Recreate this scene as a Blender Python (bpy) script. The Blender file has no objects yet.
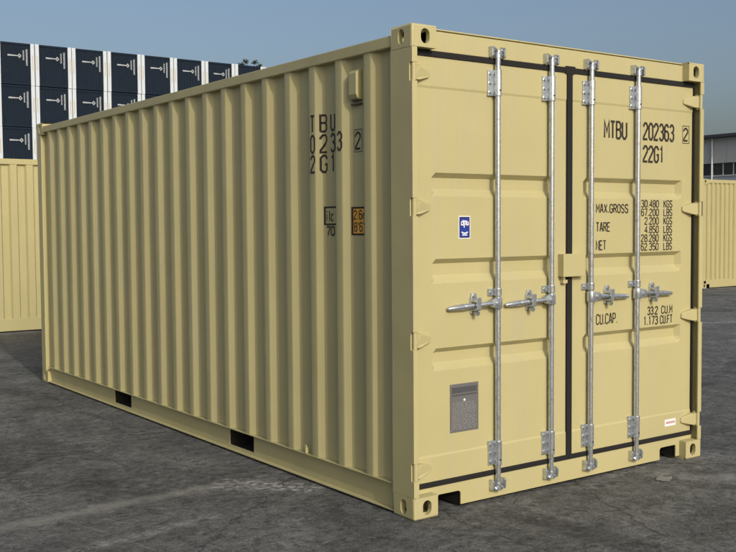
import bpy, bmesh, math, random
from mathutils import Vector, Matrix
R = math.radians
random.seed(11)
scene = bpy.context.scene
COL = scene.collection

# ---------------------------------------------------------------- camera
cam_d = bpy.data.cameras.new('camera')
cam = bpy.data.objects.new('camera', cam_d)
COL.objects.link(cam)
CAM = Vector((-3.2194, -4.0646, 1.5543))
yaw, pit, roll = 0.624848, -0.05052, -0.0071984
d = Vector((math.sin(yaw)*math.cos(pit), math.cos(yaw)*math.cos(pit), math.sin(pit)))
r = Vector((math.cos(yaw), -math.sin(yaw), 0)); u = r.cross(d)
r2 = math.cos(roll)*r + math.sin(roll)*u
u2 = -math.sin(roll)*r + math.cos(roll)*u
M = Matrix((r2, u2, -d)).transposed().to_4x4(); M.translation = CAM
cam.matrix_world = M
cam_d.sensor_width = 36; cam_d.lens = 36*1001.31/736
cam_d.clip_start = 0.05; cam_d.clip_end = 3000
scene.camera = cam

# ---------------------------------------------------------------- sky, sun, exposure
SUN_EL, SUN_AZ = R(28.5), math.atan2(-0.148, -0.989)      # azimuth as atan2(x, y), towards the sun
world = bpy.data.worlds.new('World'); scene.world = world; world.use_nodes = True
nt = world.node_tree; nt.nodes.clear()
sky = nt.nodes.new('ShaderNodeTexSky'); sky.sky_type = 'NISHITA'; sky.sun_disc = False
sky.sun_elevation = SUN_EL; sky.sun_rotation = SUN_AZ % (2*math.pi)
sky.altitude = 0; sky.air_density = 1.0; sky.dust_density = 5.5; sky.ozone_density = 1.7
bg = nt.nodes.new('ShaderNodeBackground'); bg.inputs['Strength'].default_value = 0.15
wo = nt.nodes.new('ShaderNodeOutputWorld')
nt.links.new(sky.outputs[0], bg.inputs[0]); nt.links.new(bg.outputs[0], wo.inputs[0])
sun_d = bpy.data.lights.new('sun', 'SUN'); sun = bpy.data.objects.new('sun', sun_d); COL.objects.link(sun)
sun_d.energy = 2.0; sun_d.angle = R(0.55); sun_d.color = (1.0, 0.98, 0.95)
sdir = Vector((math.sin(SUN_AZ)*math.cos(SUN_EL), math.cos(SUN_AZ)*math.cos(SUN_EL), math.sin(SUN_EL)))
sun.rotation_euler = sdir.to_track_quat('Z', 'Y').to_euler()
sun.location = sdir*60
vs = scene.view_settings
vs.view_transform = 'Standard'; vs.look = 'None'; vs.exposure = -0.25; vs.gamma = 1.0; vs.use_curve_mapping = False

# ---------------------------------------------------------------- materials
def newmat(name):
    m = bpy.data.materials.new(name); m.use_nodes = True
    return m, m.node_tree, m.node_tree.nodes['Principled BSDF']
def node(nt, t, **kw):
    n = nt.nodes.new(t)
    for k, v in kw.items():
        if k.startswith('i_'): n.inputs[k[2:].replace('_', ' ')].default_value = v
        else: setattr(n, k, v)
    return n
def noise(nt, scale, detail=4, rough=.55, vec=None, dist=0):
    n = node(nt, 'ShaderNodeTexNoise'); n.inputs['Scale'].default_value = scale
    n.inputs['Detail'].default_value = detail; n.inputs['Roughness'].default_value = rough
    n.inputs['Distortion'].default_value = dist
    if vec: nt.links.new(vec, n.inputs['Vector'])
    return n
def ramp(nt, fac, stops):
    c = node(nt, 'ShaderNodeValToRGB')
    e = c.color_ramp.elements
    while len(e) < len(stops): e.new(0.5)
    for q, (p, col) in zip(e, stops):
        q.position = p; q.color = (col, col, col, 1) if isinstance(col, (int, float)) else (*col, 1)
    nt.links.new(fac, c.inputs[0]); return c
def mixc(nt, fac, a, b, mode='MIX'):
    n = node(nt, 'ShaderNodeMix', data_type='RGBA', blend_type=mode)
    for sock, v in ((0, fac), (6, a), (7, b)):
        if hasattr(v, 'type') and hasattr(v, 'links'): nt.links.new(v, n.inputs[sock])
        elif sock == 0: n.inputs[0].default_value = v
        else: n.inputs[sock].default_value = (*v, 1)
    return n.outputs[2]
def math_(nt, op, a, b=None, clamp=False):
    n = node(nt, 'ShaderNodeMath', operation=op, use_clamp=clamp)
    for i, v in enumerate((a, b)):
        if v is None: continue
        if hasattr(v, 'links'): nt.links.new(v, n.inputs[i])
        else: n.inputs[i].default_value = v
    return n.outputs[0]
def coords(nt, kind='Object'):
    return node(nt, 'ShaderNodeTexCoord').outputs[kind]
def mapping(nt, vec, scale):
    n = node(nt, 'ShaderNodeMapping'); n.inputs['Scale'].default_value = scale
    nt.links.new(vec, n.inputs['Vector']); return n.outputs[0]
def bump(nt, bs, h, strength, dist):
    b = node(nt, 'ShaderNodeBump'); b.inputs['Strength'].default_value = strength; b.inputs['Distance'].default_value = dist
    nt.links.new(h, b.inputs['Height']); nt.links.new(b.outputs[0], bs.inputs['Normal'])

def paint(name, col, rough=.42, wear=.35, wave=.004):
    m, nt, bs = newmat(name)
    v = coords(nt)
    big = noise(nt, 1.3, 5, .6, v)
    streak = noise(nt, 1.0, 4, .6, mapping(nt, v, (14, 14, .7)))
    fac = ramp(nt, big.outputs[0], ((.3, 0), (.75, 1)))
    c1 = mixc(nt, fac.outputs[0], tuple(x*.95 for x in col), tuple(min(1, x*1.035) for x in col))
    dust = ramp(nt, streak.outputs[0], ((.5, 0), (.78, wear*.35)))
    g = sum(col)/3
    c2 = mixc(nt, dust.outputs[0], c1, (g*1.0, g*.93, g*.8))
    fine = noise(nt, 60, 3, .6, v)
    spk = ramp(nt, fine.outputs[0], ((.68, 0), (.76, wear*.16)))
    c3 = mixc(nt, spk.outputs[0], c2, tuple(x*.45 for x in col))
    nt.links.new(c3, bs.inputs['Base Color'])
    rr = ramp(nt, streak.outputs[0], ((.3, rough-.06), (.7, rough+.12)))
    nt.links.new(rr.outputs[0], bs.inputs['Roughness'])
    bs.inputs['Specular IOR Level'].default_value = .4
    wv = noise(nt, 2.6, 2, .4, v); op = noise(nt, 220, 2, .5, v)
    h = math_(nt, 'ADD', math_(nt, 'MULTIPLY', wv.outputs[0], 1.0), math_(nt, 'MULTIPLY', op.outputs[0], .02))
    bump(nt, bs, h, .6, wave*4)
    return m
def plain(name, col, rough=.6, metal=0, var=.15, sc=30, bmp=0):
    m, nt, bs = newmat(name)
    v = coords(nt); n = noise(nt, sc, 4, .6, v)
    nt.links.new(mixc(nt, n.outputs[0], tuple(x*(1-var) for x in col), tuple(min(1, x*(1+var)) for x in col)), bs.inputs['Base Color'])
    bs.inputs['Roughness'].default_value = rough; bs.inputs['Metallic'].default_value = metal
    if bmp: bump(nt, bs, n.outputs[0], .5, bmp)
    return m
BEIGE = (.470, .424, .210)
M_PAINT = paint('beige_paint', BEIGE, wear=.7)
M_PAINT2 = paint('beige_paint_row', (.43, .385, .185), wear=.6)
M_RUBBER = plain('black_rubber', (.007, .0065, .0065), .85)
M_INK = plain('black_stencil_paint', (.026, .019, .012), .6, var=.5, sc=90)
M_UNDER = plain('bitumen_undercoat', (.012, .011, .010), .9)
M_WELDSHADE = plain('weld_shade_brown', (.09, .075, .045), .7)  # dark brown for the ventilator's weld and the shadow painted at its opening
def galv():
    m, nt, bs = newmat('galvanised_steel')
    v = coords(nt)
    vo = node(nt, 'ShaderNodeTexVoronoi'); vo.inputs['Scale'].default_value = 90; nt.links.new(v, vo.inputs['Vector'])
    n = noise(nt, 25, 4, .6, v)
    c = mixc(nt, vo.outputs['Distance'], (.46, .50, .54), (.66, .70, .74))
    c = mixc(nt, ramp(nt, n.outputs[0], ((.5, 0), (.72, .5))).outputs[0], c, (.16, .165, .17))
    nt.links.new(c, bs.inputs['Base Color'])
    bs.inputs['Metallic'].default_value = .8
    nt.links.new(ramp(nt, n.outputs[0], ((.3, .20), (.7, .42))).outputs[0], bs.inputs['Roughness'])
    bump(nt, bs, n.outputs[0], .3, .002)
    return m
M_GALV = galv()
M_PLATE = plain('data_plate_grey', (.17, .17, .168), .45, .3, .25, 120)
M_BLUE = plain('sticker_blue', (.015, .04, .28), .4)
M_DKBLUE = plain('sticker_navy', (.02, .03, .09), .4)
M_WHITE = plain('sticker_white', (.78, .78, .78), .45, var=.05)
M_PINK = plain('sticker_pink_white', (.72, .60, .58), .5, var=.08)
M_ORANGE = plain('sticker_orange', (.80, .40, .05), .5, var=.12)
M_NAVY = plain('navy_paint', (.010, .018, .031), .75, 0, .25, 3)
M_NAVY.node_tree.nodes['Principled BSDF'].inputs['Specular IOR Level'].default_value = .15
M_NAVYD = plain('navy_side', (.013, .020, .036), .6)
M_WPOST = paint('white_post_paint', (.56, .62, .655), .6, .6)
M_WMARK = plain('white_marking', (.34, .37, .39), .6)
M_OMARK = plain('orange_marking', (.50, .40, .25), .6)

def asphalt():
    m, nt, bs = newmat('worn_asphalt')
    v = coords(nt)
    big = noise(nt, .35, 6, .65, v, .6)
    mid = noise(nt, 3.4, 10, .72, mapping(nt, v, (1.0, 1.5, 1)), .8)
    fine = noise(nt, 17, 8, .72, v, .4)
    grit = noise(nt, 110, 4, .75, v)
    vo = node(nt, 'ShaderNodeTexVoronoi'); vo.inputs['Scale'].default_value = 120; nt.links.new(v, vo.inputs['Vector'])
    vo2 = node(nt, 'ShaderNodeTexVoronoi'); vo2.inputs['Scale'].default_value = 27; nt.links.new(v, vo2.inputs['Vector'])
    sv = node(nt, 'ShaderNodeSeparateColor'); nt.links.new(vo.outputs['Color'], sv.inputs[0])
    sv2 = node(nt, 'ShaderNodeSeparateColor'); nt.links.new(vo2.outputs['Color'], sv2.inputs[0])
    base = ramp(nt, mid.outputs[0], ((.36, (.064, .066, .063)), (.5, (.126, .129, .121)), (.64, (.200, .202, .190))))
    c = mixc(nt, ramp(nt, big.outputs[0], ((.3, 0), (.7, .7))).outputs[0], base.outputs[0], (.160, .163, .154))
    c = mixc(nt, ramp(nt, fine.outputs[0], ((.36, .8), (.50, 0))).outputs[0], c, (.040, .041, .040))
    c = mixc(nt, ramp(nt, fine.outputs[0], ((.57, 0), (.70, .5))).outputs[0], c, (.24, .24, .225))
    # stones of the aggregate: each cell its own tone
    c = mixc(nt, ramp(nt, sv.outputs[0], ((.0, .40), (.40, 0))).outputs[0], c, (.030, .031, .030))
    c = mixc(nt, ramp(nt, sv.outputs[0], ((.75, 0), (1.0, .40))).outputs[0], c, (.30, .30, .28))
    c = mixc(nt, ramp(nt, sv2.outputs[1], ((.90, 0), (1.0, .28))).outputs[0], c, (.33, .33, .31))
    c = mixc(nt, ramp(nt, sv2.outputs[0], ((.0, .35), (.12, 0))).outputs[0], c, (.030, .030, .030))
    # broad worn and oil-darkened areas
    pa = noise(nt, .8, 7, .62, mapping(nt, v, (1.0, .7, 1)), 1.5)
    c = mixc(nt, 1.0, c, ramp(nt, pa.outputs[0], ((.36, .66), (.5, 1.0), (.64, 1.25))).outputs[0], 'MULTIPLY')
    oil = noise(nt, 1.7, 4, .5, v, .3)
    c = mixc(nt, ramp(nt, oil.outputs[0], ((.64, 0), (.72, .5))).outputs[0], c, (.050, .050, .049))
    # a few hairline cracks
    cr = node(nt, 'ShaderNodeTexVoronoi', feature='DISTANCE_TO_EDGE'); cr.inputs['Scale'].default_value = .55
    wv = noise(nt, 2.2, 6, .65, v); ad = node(nt, 'ShaderNodeVectorMath', operation='MULTIPLY_ADD')
    ad.inputs[1].default_value = (.35, .35, 0); nt.links.new(wv.outputs['Color'], ad.inputs[0]); nt.links.new(v, ad.inputs[2]); nt.links.new(ad.outputs[0], cr.inputs['Vector'])
    c = mixc(nt, ramp(nt, cr.outputs['Distance'], ((.0, .7), (.0045, 0))).outputs[0], c, (.026, .026, .026))
    # pale dust patches with broken edges
    pn = noise(nt, 1.1, 9, .75, mapping(nt, v, (1, 2.2, 1)), 1.2)
    pf = ramp(nt, pn.outputs[0], ((.57, 0), (.66, .7)))
    c = mixc(nt, math_(nt, 'MULTIPLY', pf.outputs[0], ramp(nt, fine.outputs[0], ((.42, 0), (.6, 1))).outputs[0]), c, (.30, .295, .28))
    sep = node(nt, 'ShaderNodeSeparateXYZ'); nt.links.new(v, sep.inputs[0])
    wob = noise(nt, 1.6, 5, .6, v)
    def line(ax, ay, bx, by, w, soft, col, strength, nscale, lo, hi, c, wobble=.06):
        L = math.hypot(bx-ax, by-ay); tx, ty = (bx-ax)/L, (by-ay)/L
        px = math_(nt, 'SUBTRACT', sep.outputs[0], ax); py = math_(nt, 'SUBTRACT', sep.outputs[1], ay)
        t = math_(nt, 'ADD', math_(nt, 'MULTIPLY', px, tx), math_(nt, 'MULTIPLY', py, ty))
        s = math_(nt, 'ABSOLUTE', math_(nt, 'ADD', math_(nt, 'ADD', math_(nt, 'MULTIPLY', px, -ty), math_(nt, 'MULTIPLY', py, tx)),
                                   math_(nt, 'MULTIPLY', math_(nt, 'SUBTRACT', wob.outputs[0], .5), wobble*2)))
        inside = math_(nt, 'SUBTRACT', 1, math_(nt, 'DIVIDE', math_(nt, 'SUBTRACT', s, w), soft), True)
        ends = math_(nt, 'MULTIPLY', math_(nt, 'DIVIDE', t, .3*L*.3, True), math_(nt, 'DIVIDE', math_(nt, 'SUBTRACT', L, t), .09*L, True), True)
        n = noise(nt, nscale, 7, .75, v)
        f = math_(nt, 'MULTIPLY', math_(nt, 'MULTIPLY', inside, ends), ramp(nt, n.outputs[0], ((lo, 0), (hi, strength))).outputs[0])
        return mixc(nt, f, c, col)
    # pale wheel-swept streak, scuffs beside the side rail, hairline crack, dark tyre band, pale spill
    c = line(-2.6, 1.16, -.40, 1.30, .016, .075, (.29, .287, .25), .75, 9, .30, .55, c)
    c = line(-.50, 1.36, .0, .84, .06, .10, (.50, .49, .47), .9, 18, .47, .59, c)
    c = line(-.42, 1.36, -.20, 1.16, .05, .05, (.36, .31, .30), .5, 16, .48, .62, c)
    c = line(-2.2, .50, -.7, .74, .02, .06, (.36, .355, .335), .8, 12, .45, .62, c)
    c = line(-1.8, 3.0, -1.25, .2, .001, .010, (.26, .255, .24), .8, 30, .42, .55, c)
    c = line(.5, .0, .75, -2.4, .05, .08, (.035, .035, .035), .8, 11, .40, .6, c, .1)
    c = line(1.6, .05, 2.6, -2.2, .04, .10, (.04, .04, .04), .6, 8, .42, .6, c, .1)
    c = line(1.86, -.22, 2.3, -.62, .03, .09, (.28, .285, .28), .8, 12, .35, .6, c)
    c = line(9.0, 6.2, 16.0, 2.0, .05, .08, (.33, .33, .32), .8, 9, .4, .55, c)
    c = line(-.6, 9.0, .4, 8.2, .10, .2, (.22, .22, .21), .7, 6, .45, .6, c, .2)
    nt.links.new(c, bs.inputs['Base Color'])
    nt.links.new(ramp(nt, fine.outputs[0], ((.3, .78), (.7, .95))).outputs[0], bs.inputs['Roughness'])
    bs.inputs['Specular IOR Level'].default_value = .3
    h = math_(nt, 'ADD', math_(nt, 'MULTIPLY', mid.outputs[0], .7),
              math_(nt, 'ADD', math_(nt, 'MULTIPLY', fine.outputs[0], .40), math_(nt, 'ADD', math_(nt, 'MULTIPLY', grit.outputs[0], .10), math_(nt, 'MULTIPLY', vo.outputs['Distance'], -.06))))
    bump(nt, bs, h, 1.0, .045)
    return m
M_ASPHALT = asphalt()

# ---------------------------------------------------------------- mesh helper
class MB:
    def __init__(s, off=(0, 0, 0)): s.v = []; s.f = []; s.off = Vector(off)
    def quad(s, *p):
        n = len(s.v); s.v += [tuple(q) for q in p]; s.f.append(tuple(range(n, n+len(p)))); return s
    def box(s, x0, x1, y0, y1, z0, z1):
        n = len(s.v)
        s.v += [(x, y, z) for z in (z0, z1) for y in (y0, y1) for x in (x0, x1)]
        s.f += [tuple(n+i for i in q) for q in ((0, 2, 3, 1), (4, 5, 7, 6), (0, 1, 5, 4), (2, 6, 7, 3), (0, 4, 6, 2), (1, 3, 7, 5))]
        return s
    def prism(s, poly, fn, a, b):
        """closed polygon (p, q) extruded from a to b; fn(p, q, t) -> xyz"""
        n = len(s.v); k = len(poly)
        s.v += [tuple(fn(p, q, t)) for t in (a, b) for p, q in poly]
        s.f.append(tuple(n+i for i in range(k))); s.f.append(tuple(n+k+i for i in reversed(range(k))))
        for i in range(k):
            j = (i+1) % k; s.f.append((n+i, n+k+i, n+k+j, n+j))
        return s
    def tube(s, a, b, ra, rb=None, seg=16, caps=True):
        a, b = Vector(a), Vector(b); rb = ra if rb is None else rb
        w = (b-a).normalized(); e = w.orthogonal().normalized(); g = w.cross(e)
        n = len(s.v)
        for c, rad in ((a, ra), (b, rb)):
            for i in range(seg):
                t = 2*math.pi*i/seg; s.v.append(tuple(c+rad*(math.cos(t)*e+math.sin(t)*g)))
        for i in range(seg):
            j = (i+1) % seg; s.f.append((n+i, n+j, n+seg+j, n+seg+i))
        if caps: s.f.append(tuple(n+i for i in reversed(range(seg)))); s.f.append(tuple(n+seg+i for i in range(seg)))
        return s
    def mesh(s, name, bev=0, smooth=False):
        me = bpy.data.meshes.new(name)
        me.from_pydata([tuple(Vector(p)-s.off) for p in s.v], [], s.f)
        bm = bmesh.new(); bm.from_mesh(me)
        bmesh.ops.recalc_face_normals(bm, faces=bm.faces)
        if bev:
            es = [e for e in bm.edges if len(e.link_faces) == 2 and e.calc_face_angle(0) > R(40)]
            bmesh.ops.bevel(bm, geom=es, offset=bev, segments=2, profile=.6, affect='EDGES', clamp_overlap=True)
        bm.to_mesh(me); bm.free()
        if smooth:
            for p in me.polygons: p.use_smooth = True
            try: me.set_sharp_from_angle(angle=R(40))
            except Exception: pass
        return me
    def build(s, name, mat, parent=None, bev=0, smooth=False):
        return link(name, s.mesh(name, bev, smooth), mat, parent)
def link(name, me, mat, parent=None):
    if mat and not me.materials: me.materials.append(mat)
    o = bpy.data.objects.new(name, me); COL.objects.link(o)
    if parent: o.parent = parent
    return o
def tag(o, label, cat=None, group=None, kind=None):
    if label: o['label'] = label
    if cat: o['category'] = cat
    if group: o['group'] = group
    if kind: o['kind'] = kind
    return o
def empty(name, loc, rz=0):
    o = bpy.data.objects.new(name, None); COL.objects.link(o); o.location = loc; o.rotation_euler = (0, 0, rz)
    o.empty_display_size = .3
    return o
def copy_tree(o, parent=None):
    c = o.copy(); COL.objects.link(c); c.parent = parent
    for ch in list(o.children): copy_tree(ch, c)
    return c

# ---------------------------------------------------------------- stroke lettering
G = {
 '0': [[(1,0),(2,0),(3,1),(3,5),(2,6),(1,6),(0,5),(0,1),(1,0)]],
 '1': [[(.6,4.9),(1.6,6),(1.6,0)]],
 '2': [[(0,4.6),(0,5.1),(.9,6),(2.1,6),(3,5.1),(3,4.1),(0,.7),(0,0),(3,0)]],
 '3': [[(0,5),(.9,6),(2.1,6),(3,5.1),(3,4),(2.2,3.2),(1.1,3.2)],[(2.2,3.2),(3,2.4),(3,.9),(2.1,0),(.9,0),(0,1)]],
 '4': [[(2.4,0),(2.4,6),(0,1.8),(3.2,1.8)]],
 '5': [[(2.9,6),(.1,6),(.1,3.5),(2,3.5),(3,2.6),(3,.9),(2.1,0),(.9,0),(0,.9)]],
 '6': [[(3,5),(2.1,6),(.9,6),(0,5.1),(0,.9),(.9,0),(2.1,0),(3,.9),(3,2.6),(2.1,3.5),(.1,3.5)]],
 '7': [[(0,6),(3,6),(1.1,0)]],
 '8': [[(.9,0),(2.1,0),(3,.9),(3,2.3),(2.2,3.2),(.8,3.2),(0,2.3),(0,.9),(.9,0)],[(2.2,3.2),(3,4),(3,5.1),(2.1,6),(.9,6),(0,5.1),(0,4),(.8,3.2)]],
 'M': [[(0,0),(0,6),(1.6,2.2),(3.2,6),(3.2,0)]], 'T': [[(0,6),(3,6)],[(1.5,5.8),(1.5,0)]],
 'B': [[(0,0),(0,6),(2.1,6),(3,5.1),(3,4),(2.2,3.2),(0,3.2)],[(2.2,3.2),(3,2.3),(3,.9),(2.1,0),(0,0)]],
 'U': [[(0,6),(0,1),(1,0),(2,0),(3,1),(3,6)]],
 'G': [[(3,4.7),(3,5.1),(2.1,6),(.9,6),(0,5.1),(0,.9),(.9,0),(2.1,0),(3,.9),(3,2.8),(1.7,2.8)]],
 'A': [[(0,0),(1.2,6),(1.8,6),(3,0)],[(.5,1.9),(2.5,1.9)]], 'X': [[(0,0),(3,6)],[(0,6),(3,0)]],
 'R': [[(0,0),(0,6),(2.1,6),(3,5.1),(3,3.9),(2.1,3),(0,3)],[(1.6,3),(3,0)]],
 'S': [[(3,5),(2.1,6),(.9,6),(0,5.1),(0,4.1),(.8,3.3),(2.2,2.7),(3,1.9),(3,.9),(2.1,0),(.9,0),(0,1)]],
 'E': [[(3,6),(0,6),(0,0),(3,0)],[(0,3.1),(2.4,3.1)]], 'N': [[(0,0),(0,6),(3,0),(3,6)]],
 'C': [[(3,4.7),(3,5.1),(2.1,6),(.9,6),(0,5.1),(0,.9),(.9,0),(2.1,0),(3,.9),(3,1.3)]],
 'P': [[(0,0),(0,6),(2.1,6),(3,5.1),(3,3.7),(2.1,2.8),(0,2.8)]], 'K': [[(0,0),(0,6)],[(3,6),(0,2.6)],[(1,3.6),(3,0)]],
 'L': [[(0,6),(0,0),(3,0)]], 'F': [[(0,0),(0,6),(3,6)],[(0,3.2),(2.4,3.2)]],
 'm': [[(0,0),(0,4)],[(0,3.2),(.8,4),(1.6,3.2),(1.6,0)],[(1.6,3.2),(2.4,4),(3.2,3.2),(3.2,0)]],
 'i': [[(1.5,0),(1.5,4)],[(1.5,5),(1.5,6)]], 'c': [[(3,3),(2.1,4),(.9,4),(0,3),(0,1),(.9,0),(2.1,0),(3,1)]],
 '|': [[(1.5,0),(1.5,6)]], '.': [[(.3,0),(.3,.7)]], "'": [[(.6,6.2),(.6,4.6)]], '"': [[(.3,6.2),(.3,4.6)],[(1.3,6.2),(1.3,4.6)]], ' ': [],
}
G['O'] = G['0']; 
def stroke_quads(pts, w):
    """mitred strip of half width w along a polyline -> list of quads (2-D)"""
    P = [Vector(p) for p in pts]; n = len(P); closed = (P[0]-P[-1]).length < 1e-6
    L, Rr = [], []
    for i in range(n):
        a = P[i-1] if i > 0 else (P[-2] if closed else None)
        b = P[i+1] if i < n-1 else (P[1] if closed else None)
        d1 = (P[i]-a).normalized() if a is not None else None
        d2 = (b-P[i]).normalized() if b is not None else None
        if d1 is None: nn = Vector((-d2.y, d2.x)); k = 1
        elif d2 is None: nn = Vector((-d1.y, d1.x)); k = 1
        else:
            n1 = Vector((-d1.y, d1.x)); n2 = Vector((-d2.y, d2.x)); nn = (n1+n2)
            nn = nn.normalized() if nn.length > 1e-4 else n1
            k = 1/max(.45, nn.dot(n1))
        L.append(P[i]+nn*w*k); Rr.append(P[i]-nn*w*k)
    return [(L[i], Rr[i], Rr[i+1], L[i+1]) for i in range(n-1)]
def lettering(text, cell, h, adv, w):
    """list of (quad, layer) in text space: s to the right, t up. cell = glyph width"""
    out = []
    x = 0; lay = 0
    for ch in text:
        for pl in G[ch]:
            pts = [(x+p[0]/3*cell, p[1]/6*h) for p in pl]
            for q in stroke_quads(pts, w): out.append((q, lay % 3))
            lay += 1
        x += adv*(.45 if ch in ".'" else 1)
    return out
def text_obj(name, text, cell, h, adv, w, place, mat, parent, off, cuts=()):
    """place(s, t, layer) -> xyz ; cuts: s values where the carrying surface folds"""
    bm = bmesh.new()
    for q, lay in lettering(text, cell, h, adv, w):
        vs = [bm.verts.new((p[0], p[1], lay)) for p in q]
        bm.faces.new(vs)
    for c in cuts:
        bmesh.ops.bisect_plane(bm, geom=bm.verts[:]+bm.edges[:]+bm.faces[:], plane_co=(c, 0, 0), plane_no=(1, 0, 0))
    for vtx in bm.verts: vtx.co = Vector(place(vtx.co.x, vtx.co.y, round(vtx.co.z))) - Vector(off)
    me = bpy.data.meshes.new(name); bm.to_mesh(me); bm.free()
    return link(name, me, mat, parent)

# ---------------------------------------------------------------- ground
mb = MB(); S = 900
mb.quad((-S, -S, 0), (S, -S, 0), (S, S, 0), (-S, S, 0))
tag(mb.build('ground', M_ASPHALT), 'worn dark asphalt yard with pale streaks and scuffs', kind='structure')

# ---------------------------------------------------------------- the container
L, W, H = 6.058, 2.438, 2.591
OFF = (W/2, L/2, 0)
box_root = empty('shipping_container', OFF)
tag(box_root, 'large beige corrugated shipping container in the foreground, its two doors and left side showing', 'container')
def B(): return MB(OFF)

def stadium(cx, cy, w, h, n=8):
    pts = []
    rr = min(w, h)/2
    for i in range(4*n):
        t = 2*math.pi*(i+.5)/(4*n)
        x, y = math.cos(t)*rr, math.sin(t)*rr
        x += (w/2-rr)*(1 if x > 0 else -1); y += (h/2-rr)*(1 if y > 0 else -1)
        pts.append((cx+x, cy+y))
    return pts
def plate_hole(mb, fn, x0, x1, y0, y1, hole, depth):
    """rectangle with an opening; fn(p, q, t): t is the depth inwards"""
    cx = sum(p[0] for p in hole)/len(hole); cy = sum(p[1] for p in hole)/len(hole)
    outer = []
    for hx, hy in hole:
        dx, dy = hx-cx, hy-cy
        k = 1e9
        if dx > 1e-9: k = min(k, (x1-cx)/dx)
        if dx < -1e-9: k = min(k, (x0-cx)/dx)
        if dy > 1e-9: k = min(k, (y1-cy)/dy)
        if dy < -1e-9: k = min(k, (y0-cy)/dy)
        outer.append((cx+dx*k, cy+dy*k))
    n = len(hole)
    corners = [(x1, y1), (x0, y1), (x0, y0), (x1, y0)]
    for i in range(n):
        j = (i+1) % n
        mb.quad(fn(*hole[i], 0), fn(*outer[i], 0), fn(*outer[j], 0), fn(*hole[j], 0))
        a, b = outer[i], outer[j]
        if abs(a[0]-b[0]) > 1e-6 and abs(a[1]-b[1]) > 1e-6:
            c = min(corners, key=lambda c: math.hypot(c[0]-(a[0]+b[0])/2, c[1]-(a[1]+b[1])/2))
            mb.quad(fn(*a, 0), fn(*c, 0), fn(*b, 0))
        mb.quad(fn(*hole[i], 0), fn(*hole[j], 0), fn(*hole[j], depth), fn(*hole[i], depth))
CX, CY, CZ = .162, .178, .118
def casting(sx, sy, sz, mat=M_PAINT, parent=box_root, Lx=W, Ly=L, Hz=H, off=OFF):
    fx = lambda x: x if sx < 0 else Lx-x
    fy = lambda y: y if sy < 0 else Ly-y
    fz = lambda z: z if sz < 0 else Hz-z
    mb = MB(off); e = .011
    plate_hole(mb, lambda p, q, t: (fx(t), fy(p), fz(q)), e, CY, e, CZ, stadium(.092, .060, .052, .078), .028)
    plate_hole(mb, lambda p, q, t: (fx(p), fy(t), fz(q)), e, CX, e, CZ, stadium(.088, .060, .058, .078), .028)
    plate_hole(mb, lambda p, q, t: (fx(p), fy(q), fz(t)), e, CX, e, CY, stadium(.090, .09, .064, .124), .028)
    N = 5; arc = [(e-e*math.cos(math.pi/2*k/N), e-e*math.sin(math.pi/2*k/N)) for k in range(N+1)]
    P3 = lambda x, y, z: (fx(x), fy(y), fz(z))
    q = mb.quad
    for (a, b), (c, dd) in zip(arc, arc[1:]):
        q(P3(a, b, e), P3(c, dd, e), P3(c, dd, CZ), P3(a, b, CZ))
        q(P3(a, e, b), P3(c, e, dd), P3(c, CY, dd), P3(a, CY, b))
        q(P3(e, a, b), P3(e, c, dd), P3(CX, c, dd), P3(CX, a, b))
    sph = lambda i, k: P3(*(e-e*w for w in (math.cos(math.pi/2*i/N)*math.cos(math.pi/2*k/N), math.sin(math.pi/2*i/N)*math.cos(math.pi/2*k/N), math.sin(math.pi/2*k/N))))
    for i in range(N):
        for k in range(N): q(sph(i, k), sph(i+1, k), sph(i+1, k+1), sph(i, k+1))
    q(P3(CX, e, e), P3(CX, CY, e), P3(CX, CY, CZ), P3(CX, e, CZ))
    q(P3(CX, 0, e), P3(CX, e, e), P3(CX, e, CZ), P3(CX, 0, CZ))
    q(P3(CX, e, 0), P3(CX, CY, 0), P3(CX, CY, e), P3(CX, e, e))
    q(P3(e, CY, e), P3(CX, CY, e), P3(CX, CY, CZ), P3(e, CY, CZ)); q(P3(0, CY, e), P3(e, CY, e), P3(e, CY, CZ), P3(0, CY, CZ))
    q(P3(0, 0+e, CZ), P3(CX, e, CZ), P3(CX, CY, CZ), P3(0, CY, CZ)); q(P3(e, 0, CZ), P3(CX, 0, CZ), P3(CX, e, CZ), P3(e, e, CZ))
    me = mb.mesh('corner_casting')
    bm = bmesh.new(); bm.from_mesh(me)
    bmesh.ops.remove_doubles(bm, verts=bm.verts, dist=1e-5)
    bmesh.ops.recalc_face_normals(bm, faces=bm.faces)
    bm.to_mesh(me); bm.free()
    for p in me.polygons: p.use_smooth = True
    me.set_sharp_from_angle(angle=R(35))
    return link('corner_casting', me, mat, parent)
for sz in (-1, 1):
    for sy in (-1, 1):
        for sx in (-1, 1): casting(sx, sy, sz)

HINGE_Z = (.255, .948, 1.648, 2.345)
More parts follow.
